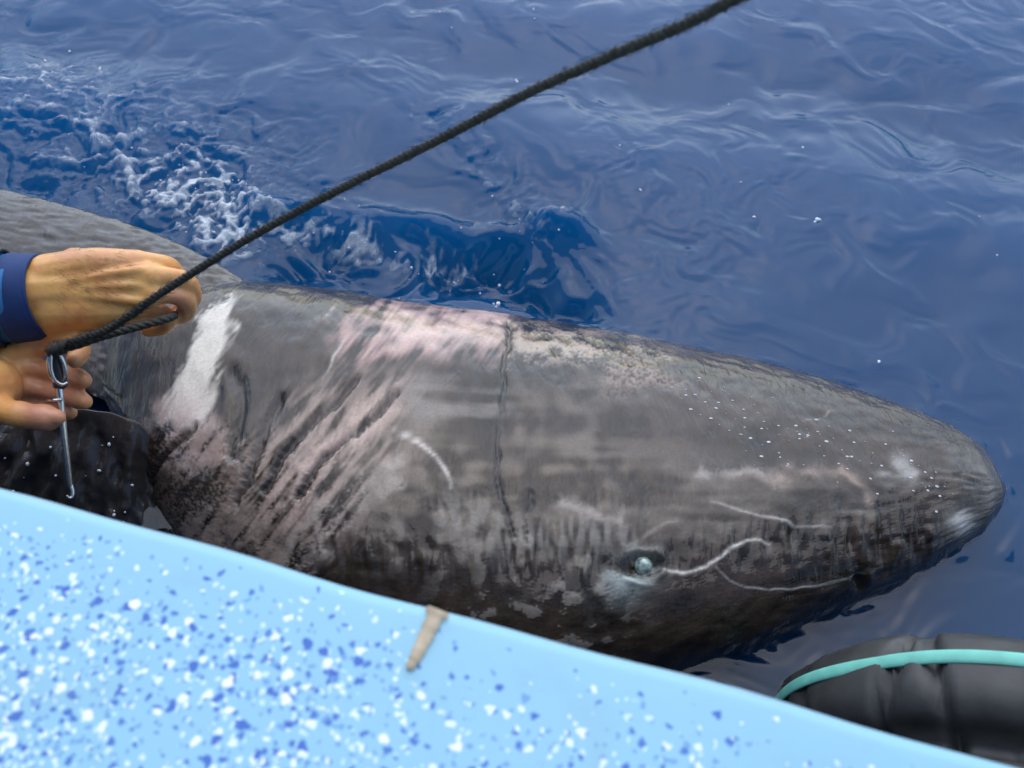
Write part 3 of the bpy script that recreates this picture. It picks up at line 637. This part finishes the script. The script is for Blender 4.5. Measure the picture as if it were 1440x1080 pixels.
# ================================================================== HOOK TOOL
M_steel = plain('stainless_steel', (.62, .62, .60), .18, .1, 200, 0, metal=1)
tool = empty('release_hook', atd(84, 550, .912)); tag(tool, 'slim stainless steel release hook held below the rope end', 'hook')
TO = -np.array(tool.location)
def tpart(name, V, Fs): 
    me = raw_mesh(name, np.array(V)+TO, Fs); return link(name, me, M_steel, tool)
tpart('shank', *tube_verts(spline([atd(*q) for q in ((82, 535, .908), (86, 570, .908), (91, 620, .912), (96, 660, .917), (99, 684, .920))], 40), np.linspace(.0036, .0026, 40), 12))
tpart('hook_end', *tube_verts(spline([atd(*q) for q in ((99, 682, .920), (102, 692, .920), (101, 699, .919), (97, 700, .917), (94, 697, .915))], 24), np.linspace(.0026, .0010, 24), 10))
tpart('eye_loop', *tube_verts(spline([atd(*q) for q in ((80, 540, .907), (71, 525, .900), (69, 506, .897), (75, 496, .896), (84, 500, .898), (91, 515, .902), (92, 532, .905), (86, 542, .907))], 60), .0024, 10))
tpart('inner_wire', *tube_verts(spline([atd(*q) for q in ((72, 498, .893), (72, 520, .892), (78, 535, .893), (88, 541, .895), (95, 538, .897))], 40), .0016, 8))
cl_ = spline([atd(*q) for q in ((77, 500, .905), (80, 515, .906), (84, 532, .908), (85, 548, .909))], 24)
co_ = tpart('clip_body', *tube_verts(cl_, np.array([.0035] + [.0068]*21 + [.005, .002]), 12)); co_.data.materials[0] = plain('dark_clip', (.03, .03, .034), .35, .3, 120)
tpart('cross_pin', *tube_verts([atd(66, 564, .905), atd(76, 563, .904), atd(87, 562, .904)], .0017, 8))

# ================================================================== PERSON
def blob(chain, seg=14, sub=5):
    """tapered chain: rings along the joints plus round ends, as one closed piece"""
    J = np.array([c[:3] for c in chain]); r = np.array([c[3] for c in chain])
    ns = max(6, sub*(len(J)-1)+1); Q = spline(np.column_stack([J, r]), ns)
    Pp, rr = Q[:, :3], np.maximum(Q[:, 3], .002)
    T = np.gradient(Pp, axis=0); T /= np.linalg.norm(T, axis=1)[:, None]
    cap = [(-math.cos(a), math.sin(a)) for a in (R(18), R(45), R(72))]
    PA = [Pp[0]+T[0]*rr[0]*c for c, s in cap] + list(Pp) + [Pp[-1]-T[-1]*rr[-1]*c for c, s in cap[::-1]]
    RA = [rr[0]*s for c, s in cap] + list(rr) + [rr[-1]*s for c, s in cap[::-1]]
    return tube_verts(np.array(PA), RA, seg)
def flesh(name, chains, voxel, m, parent, it=6, extra=()):
    V, Fs = join([blob(c) for c in chains] + list(extra))
    me = raw_mesh(name, V, Fs); o = link(name, me)
    bm = bmesh.new(); bm.from_mesh(me); bmesh.ops.recalc_face_normals(bm, faces=bm.faces[:]); bm.to_mesh(me); bm.free()
    md = o.modifiers.new('r', 'REMESH'); md.mode = 'VOXEL'; md.voxel_size = voxel
    ms = o.modifiers.new('s', 'SMOOTH'); ms.factor = .5; ms.iterations = it
    bpy.context.view_layer.update()
    dg = bpy.context.evaluated_depsgraph_get(); me2 = bpy.data.meshes.new_from_object(o.evaluated_get(dg))
    bpy.data.objects.remove(o); me2.name = name; me2.materials.clear()
    me2.transform(Matrix.Translation(-parent.location))
    return link(name, me2, m, parent)
def J(px, py, d, r): return tuple(atd(px, py, d)) + (r,)
D = .045
person = empty('person', (-1.0, .12, .05)); tag(person, 'person in a blue sleeve leaning over the gunwale, hands on rope and hook', 'person')
# ---- hand on the rope (back of the hand up)
elU = (-.74, .69, .50, .047); shU = (-.92, .46, .77, .060)
U = []
wrU = J(70, 412, .905+D, .030)
U.append([shU, elU, J(-120, 425, .885+D, .043), J(0, 416, .9+D, .036), wrU, J(100, 410, .905+D, .030)])
U.append([J(40, 440, .91+D, .030), J(80, 440, .912+D, .027), J(120, 444, .915+D, .022)])
mcp = [J(194, 370, .900+D, .0140), J(212, 390, .891+D, .0150), J(210, 413, .891+D, .0145), J(192, 434, .900+D, .0130)]
for k, q in enumerate(mcp):
    U.append([J(70, 392+14*k, .905+D, .026), J(125, 376+20*k, .898+D, .0215-.001*abs(k-1.5)), J(165, 374+20*k, .894+D, .0180), q])
for k in range(3):
    U.append([J(105, 398+7*k, .885+D, .004), J(135, 390+14*k, .8785+D, .0052), J(165, 384+18*k, .8765+D, .0052), J(200, 380+22*k, .880+D, .005)])
U.append([J(110, 380, .91+D, .024), J(160, 410, .91+D, .026), J(185, 410, .912+D, .02)])
fing = [[(222, 370, .908, .0098), (238, 376, .925, .0108), (250, 392, .950, .0094), (236, 408, .957, .0084)], [(240, 390, .900, .0102), (262, 398, .917, .0114), (270, 420, .945, .0100), (250, 436, .952, .0088)],
        [(238, 414, .902, .0098), (260, 422, .920, .0108), (260, 442, .946, .0094), (238, 450, .952, .0086)], [(216, 438, .912, .0088), (236, 446, .930, .0096), (230, 460, .946, .0086), (208, 464, .950, .0078)]]
for q, fg in zip(mcp, fing):
    U.append([(q[0], q[1], q[2], q[3]*.95)] + [J(a, b_, c_+D, r) for a, b_, c_, r in fg])
U.append([J(90, 452, .915+D, .022), J(130, 456, .918+D, .0185), J(165, 452, .920+D, .0145), J(200, 445, .922+D, .0120), J(226, 438, .920+D, .0095)])
# ---- hand holding the hook (palm up)
elL = (-.86, .52, .34, .047); shL = (-1.10, .24, .74, .060)
U.append([shL, elL, J(-180, 575, .86, .042), J(-60, 552, .905, .034), J(-15, 545, .930, .031)])
for k in range(4):
    U.append([J(-30, 526+11*k, .940, .022), J(-5, 510+18*k, .955, .0165), J(20, 500+20*k, .958, .0120)])
U.append([J(18, 498, .957, .0118), J(44, 490, .960, .0122), J(68, 485, .963, .0104), J(88, 482, .958, .0116), J(106, 483, .944, .0102), J(112, 494, .930, .0108), J(106, 506, .920, .0090)])
U.append([J(18, 517, .957, .0112), J(38, 517, .958, .0118), J(58, 519, .961, .0094), J(78, 522, .960, .0112), J(94, 526, .952, .0092), J(108, 531, .940, .0106), J(118, 535, .932, .0084)])
U.append([J(18, 541, .957, .0110), J(38, 544, .958, .0116), J(57, 548, .961, .0092), J(78, 552, .960, .0108), J(94, 556, .952, .0090), J(109, 561, .940, .0104), J(119, 565, .932, .0082)])
U.append([J(14, 562, .960, .0100), J(50, 570, .966, .0092), J(78, 574, .964, .0086), J(98, 580, .956, .0080)])
U.append([J(-30, 558, .925, .022), J(-6, 573, .915, .0175), J(14, 580, .906, .0130), J(28, 583, .902, .0138), J(44, 586, .899, .0128), J(58, 587, .897, .0136), J(70, 588, .895, .0128), J(80, 587, .893, .0085)])
# ---- trunk, head and legs, kneeling behind the gunwale
hip = (-1.15, .02, .46, .125); che = (-1.10, .34, .72, .135)
U.append([hip, (-1.13, .18, .60, .120), che, (-1.06, .44, .82, .085)])
U.append([che, shU]); U.append([che, shL]); U.append([shU, (-1.02, .40, .80, .07), shL])
U.append([(-1.04, .45, .84, .055), (-1.02, .53, .91, .050), (-1.01, .57, .93, .055)])
U.append([(-1.015, .545, .97, .078), (-1.00, .60, .93, .072), (-.99, .63, .89, .052)])
for s in (-1, 1):
    U.append([(hip[0]+.09*s, hip[1], hip[2], .085), (-1.15+.12*s, .12, .14, .058), (-1.15+.13*s, -.02, .10, .050), (-1.15+.13*s, -.30, .09, .038), (-1.15+.13*s, -.36, .075, .03)])
M_flesh, n, l, b = mat('tanned_skin')
geo = N(n, 'ShaderNodeNewGeometry'); no = N(n, 'ShaderNodeTexNoise', Scale=38.0, Detail=5.0, Roughness=.6); l.new(geo.outputs['Position'], no.inputs['Vector'])
cr = N(n, 'ShaderNodeValToRGB'); e = cr.color_ramp.elements; e[0].position = .32; e[0].color = (.74, .31, .095, 1); e[1].position = .62; e[1].color = (.90, .48, .145, 1)
l.new(no.outputs[0], cr.inputs[0])
bat = N(n, 'ShaderNodeAttribute', attribute_name='blush'); bmx = N(n, 'ShaderNodeMix', data_type='RGBA'); bmx.inputs[7].default_value = (.58, .25, .17, 1)
bml = N(n, 'ShaderNodeMath', operation='MULTIPLY'); bml.inputs[1].default_value = .8; l.new(bat.outputs['Fac'], bml.inputs[0]); l.new(bml.outputs[0], bmx.inputs[0]); l.new(cr.outputs[0], bmx.inputs[6]); l.new(bmx.outputs[2], b.inputs['Base Color'])
b.inputs['Roughness'].default_value = .32; b.inputs['Subsurface Weight'].default_value = .25; b.inputs['Subsurface Radius'].default_value = (.006, .002, .001); b.inputs['Subsurface Scale'].default_value = 1.0
n2 = N(n, 'ShaderNodeTexNoise', Scale=420.0, Detail=3.0); l.new(geo.outputs['Position'], n2.inputs['Vector'])
n3 = N(n, 'ShaderNodeTexVoronoi', Scale=120.0, feature='DISTANCE_TO_EDGE'); l.new(geo.outputs['Position'], n3.inputs['Vector'])
ad_ = N(n, 'ShaderNodeMath', operation='MULTIPLY_ADD'); ad_.inputs[1].default_value = .5; l.new(n2.outputs[0], ad_.inputs[0]); l.new(n3.outputs[0], ad_.inputs[2])
bp = N(n, 'ShaderNodeBump', Strength=.28, Distance=.0012); l.new(ad_.outputs[0], bp.inputs['Height']); l.new(bp.outputs[0], b.inputs['Normal'])
pb = flesh('body', U, .0024, M_flesh, person, it=3)
bme = pb.data; nvv = len(bme.vertices); co = np.empty(nvv*3, np.float32); bme.vertices.foreach_get('co', co); co = co.reshape(-1, 3) + np.array(person.location)
bx_, by_, bd_ = proj(co.astype(float))
bl_ = np.exp(-(np.hypot(bx_-85, by_-540)/55)**2) + .8*np.exp(-(np.hypot(bx_-250, by_-425)/32)**2) + .9*np.exp(-(np.hypot(bx_-60, by_-586)/32)**2) + .45*np.exp(-(pldist(bx_, by_, [(90, 352), (190, 365)])/16)**2)
attr(bme, 'blush', np.clip(bl_, 0, 1))
# ---- clothing
def cloth(col, name): return plain(name, col, .75, .18, 60, .25)
M_sl = cloth((.022, .16, .38), 'blue_sleeve'); M_cuff = cloth((.008, .036, .14), 'navy_cuff'); M_jac = cloth((.015, .03, .07), 'navy_vest'); M_blk = cloth((.012, .012, .013), 'black_strap')
def hoop(name, pts, r0, m, thick=.0025, lobes=0.0, seg=40, sub=28):
    J_ = np.array([p[:3] for p in pts]); rr = np.array([p[3] for p in pts]); Q = spline(np.column_stack([J_, rr]), sub)
    T, A, B = frames(Q[:, :3]); th = np.linspace(0, 2*math.pi, seg, endpoint=False)
    def shell(dr): 
        rad = (Q[:, 3]+dr)[:, None]*(1 + .035*lobes*np.sin(3*th[None, :]+np.linspace(0, 9, sub)[:, None]) + .02*lobes*np.sin(np.linspace(0, 40, sub))[:, None])
        return Q[:, None, :3] + rad[..., None]*(np.cos(th)[None, :, None]*A[:, None] + np.sin(th)[None, :, None]*B[:, None])
    W = np.concatenate([shell(0), shell(thick)[::-1]], 0)
    me = grid_mesh(name, W, closed_u=True, closed_v=True)
    bm = bmesh.new(); bm.from_mesh(me); bmesh.ops.recalc_face_normals(bm, faces=bm.faces[:]); bm.to_mesh(me); bm.free()
    me.transform(Matrix.Translation(-person.location)); return link(name, me, m, person)
def Jo(px, py, d, r): return J(px, py, d+D, r)
slv = hoop('sleeve', [shU[:3]+(.072,), elU[:3]+(.060,), Jo(-120, 430, .893, .052), Jo(-20, 422, .904, .046), Jo(30, 420, .908, .0425)], 0, M_sl, lobes=1.0, sub=60)
cf = hoop('cuff', [Jo(22, 420, .908, .0440), Jo(40, 419, .909, .0430), Jo(58, 417, .910, .0415), Jo(66, 416, .910, .0405)], 0, M_cuff, .003)
hoop('strap', [Jo(-14, 420, .905, .0492), Jo(2, 420, .906, .0482), Jo(10, 420, .907, .0478)], 0, M_blk, .003)
cf.parent = slv; st_ = bpy.data.objects['strap']; st_.parent = slv
ves = [[(h[0], h[1], h[2], h[3]+.018) for h in ch] for ch in ([hip, (-1.13, .18, .60, .120), che, (-1.06, .44, .82, .078)], [che, shU], [che, shL], [shU, (-1.02, .40, .80, .07), shL])]
flesh('vest', ves, .008, M_jac, person, 4)
hoop('other_sleeve', [shL[:3]+(.074,), elL[:3]+(.062,)], 0, M_sl, lobes=1, sub=40)
leg = [[(hip[0]+.09*s, hip[1], hip[2]-.01, .10), (-1.15+.12*s, .12, .14, .072), (-1.15+.13*s, -.02, .12, .064), (-1.15+.13*s, -.28, .105, .05)] for s in (-1, 1)]
flesh('trousers', leg + [[(hip[0]-.09, hip[1], hip[2], .145), (hip[0]+.09, hip[1], hip[2], .145)]], .008, plain('dark_trousers', (.02, .022, .026), .8), person, 4)
flesh('hair', [[(-1.03, .53, .995, .083), (-1.01, .57, .982, .080)]], .006, plain('dark_hair', (.015, .012, .010), .6, .3, 90), person, 2)
# hair on the back of the hand and forearm
bme = pb.data; nvv = len(bme.vertices); co = np.empty(nvv*3, np.float32); bme.vertices.foreach_get('co', co); co = co.reshape(-1, 3) + np.array(person.location)
nr = np.empty(nvv*3, np.float32); bme.vertices.foreach_get('normal', nr); nr = nr.reshape(-1, 3)
hx, hy, hd = proj(co); fc = ((CAM-co)*nr).sum(1)/np.linalg.norm(CAM-co, axis=1)
hw = np.where((hx > 70) & (hx < 185) & (hy > 350) & (hy < 432) & (fc > .1), np.exp(-(np.hypot((hx-140)*.55, hy-400)/30)**2)+.25, 0)
if hw.sum() > 0:
    ids = rng.choice(nvv, 130, p=hw/hw.sum()); V = []; Fs = []; o_ = 0
    for i in ids:
        p0 = co[i]; nn_ = nr[i]; dirn = RIGHT*.8 - UP*(.35+.25*rng.normal()) ; dirn = dirn - nn_*(dirn @ nn_); dirn /= np.linalg.norm(dirn); Ls = rng.uniform(.007, .016)
        q = np.array([p0 - nn_*.0005, p0 + dirn*Ls*.35 + nn_*.0016, p0 + dirn*Ls*.7 + nn_*.0018, p0 + dirn*Ls + nn_*.001])
        v, f = tube_verts(q, [.00013, .00013, .0001, .00005], 3); V.append(v); Fs += [tuple(a+o_ for a in g) for g in f]; o_ += len(v)
    me = raw_mesh('arm_hair', np.vstack(V)-np.array(person.location), Fs); ah = link('arm_hair', me, plain('arm_hair', (.035, .022, .014), .6), person); ah['kind'] = 'stuff'

# ================================================================== TYRE FENDER
M_rub = plain('scuffed_rubber', (.034, .035, .034), .5, .45, 28, .35, bdist=.003); M_turq = plain('turquoise_cord', (.17, .55, .44), .6, .12, 60, .15)
tyre = empty('tyre_fender', boat(.80, .018, -.026)); tyre.rotation_euler = (0, 0, ANG)
tag(tyre, 'scuffed black tyre fender with turquoise cord hanging against the hull', 'tyre')
Rt = .225
# across the tread: v outward from the hull, radius
pr = [(.010, Rt-.10), (.006, Rt-.06), (.010, Rt-.03), (.025, Rt-.012), (.045, Rt-.006), (.096, Rt-.004), (.104, Rt-.010), (.108, Rt-.032), (.126, Rt-.034), (.131, Rt-.014), (.138, Rt-.003),
      (.165, Rt+.001), (.19, Rt-.001), (.208, Rt-.006), (.222, Rt-.020), (.231, Rt-.045), (.230, Rt-.08), (.215, Rt-.105), (.18, Rt-.105), (.12, Rt-.05), (.05, Rt-.08), (.03, Rt-.105)]
na = 360; an = np.linspace(0, 2*math.pi, na, endpoint=False); pr = np.array(pr)
rad = pr[None, :, 1]*np.ones((na, 1))
lug = np.zeros((na, len(pr)))
for k in range(22):                               # cross grooves in the tread, unevenly worn
    a0 = 2*math.pi*k/22 + .05*math.sin(k*5.1)
    dd = (an[:, None] - a0 - (pr[None, :, 0]-.12)*1.6*(1 if k % 2 else -.6) + math.pi) % (2*math.pi) - math.pi
    msk = ((pr[:, 0] > (.12 if k % 2 else .03)) & (pr[:, 1] > Rt-.035)).astype(float)
    lug += np.exp(-(dd/.024)**2)*msk*(.014 if k % 3 else .005)
rad = rad - lug + .0012*np.sin(an*7)[:, None]
TV = np.stack([rad*np.sin(an)[:, None], np.broadcast_to(pr[None, :, 0], rad.shape), rad*np.cos(an)[:, None]], -1)
link('tread', grid_mesh('tread', TV, True, True), M_rub, tyre)
ca = np.linspace(-2.2, 2.2, 260); cr_ = Rt - .004 + .003 + .001*np.sin(ca*9)
cv = .190 + .005*np.sin(ca*2.3+.8)
cord = np.stack([cr_*np.sin(ca), cv, cr_*np.cos(ca)], -1)
Tn = np.gradient(cord, axis=0); Tn /= np.linalg.norm(Tn, axis=1)[:, None]; rd = np.stack([np.sin(ca), 0*ca, np.cos(ca)], -1); sdv = np.cross(Tn, rd)
ta = np.linspace(0, 2*math.pi, 12, endpoint=False)
CV = cord[:, None] + .0068*np.cos(ta)[None, :, None]*sdv[:, None] + .0022*np.sin(ta)[None, :, None]*rd[:, None]
link('cord', grid_mesh('cord', CV, closed_v=True), M_turq, tyre)

# ================================================================== SPRAY AND FLECKS
M_fleck = plain('foam_white', (.8, .83, .84), .4, .1, 80)
parts = []
def drop(p, r):
    bm = bmesh.new(); bmesh.ops.create_icosphere(bm, subdivisions=1, radius=r); V = np.array([v.co[:] for v in bm.verts]); Fs = [tuple(v.index for v in f.verts) for f in bm.faces]; bm.free()
    return V*rng.uniform(.7, 1.3, 3) + p, Fs
for px, py, r in ((1240, 577, .004), (1147, 316, .0045), (1060, 310, .0025), (1040, 262, .002), (726, 108, .003), (752, 33, .002), (750, 20, .002), (1128, 210, .002), (1235, 512, .003), (792, 292, .0025), (698, 412, .0035), (636, 42, .002), (618, 20, .0015), (1375, 310, .0015), (1398, 365, .0015), (1026, 136, .0015), (900, 275, .002), (870, 215, .0016), (62, 82, .003), (95, 64, .0025), (140, 92, .003)):
    x, y = wpx(px, py)
    for _ in range(3): parts.append(drop(np.array([x, y, water_h(x, y)+.0005]) + rng.normal(size=3)*[r*.6, r*.6, 0], r*rng.uniform(.5, .9)))
for _ in range(90):
    c0 = [(275, 262), (320, 320), (110, 190), (250, 250), (440, 315), (620, 358), (755, 325)][rng.integers(0, 7)]
    x, y = wpx(c0[0]+rng.normal()*38, c0[1]+rng.normal()*22)
    parts.append(drop(np.array([x, y, water_h(x, y)+abs(rng.normal())*.006]), abs(rng.normal())*.0008+.0004))
for _ in range(26):
    q_ = nf[rng.integers(25, 75), rng.integers(2, 40)]
    parts.append(drop(q_ + np.array([0, -.001, .001]), abs(rng.normal())*.0010+.0006))
fl_ = link('foam_flecks', raw_mesh('foam_flecks', *join(parts)), M_fleck); tag(fl_, 'white foam flecks and spray drops on the blue water', 'foam', kind='stuff')
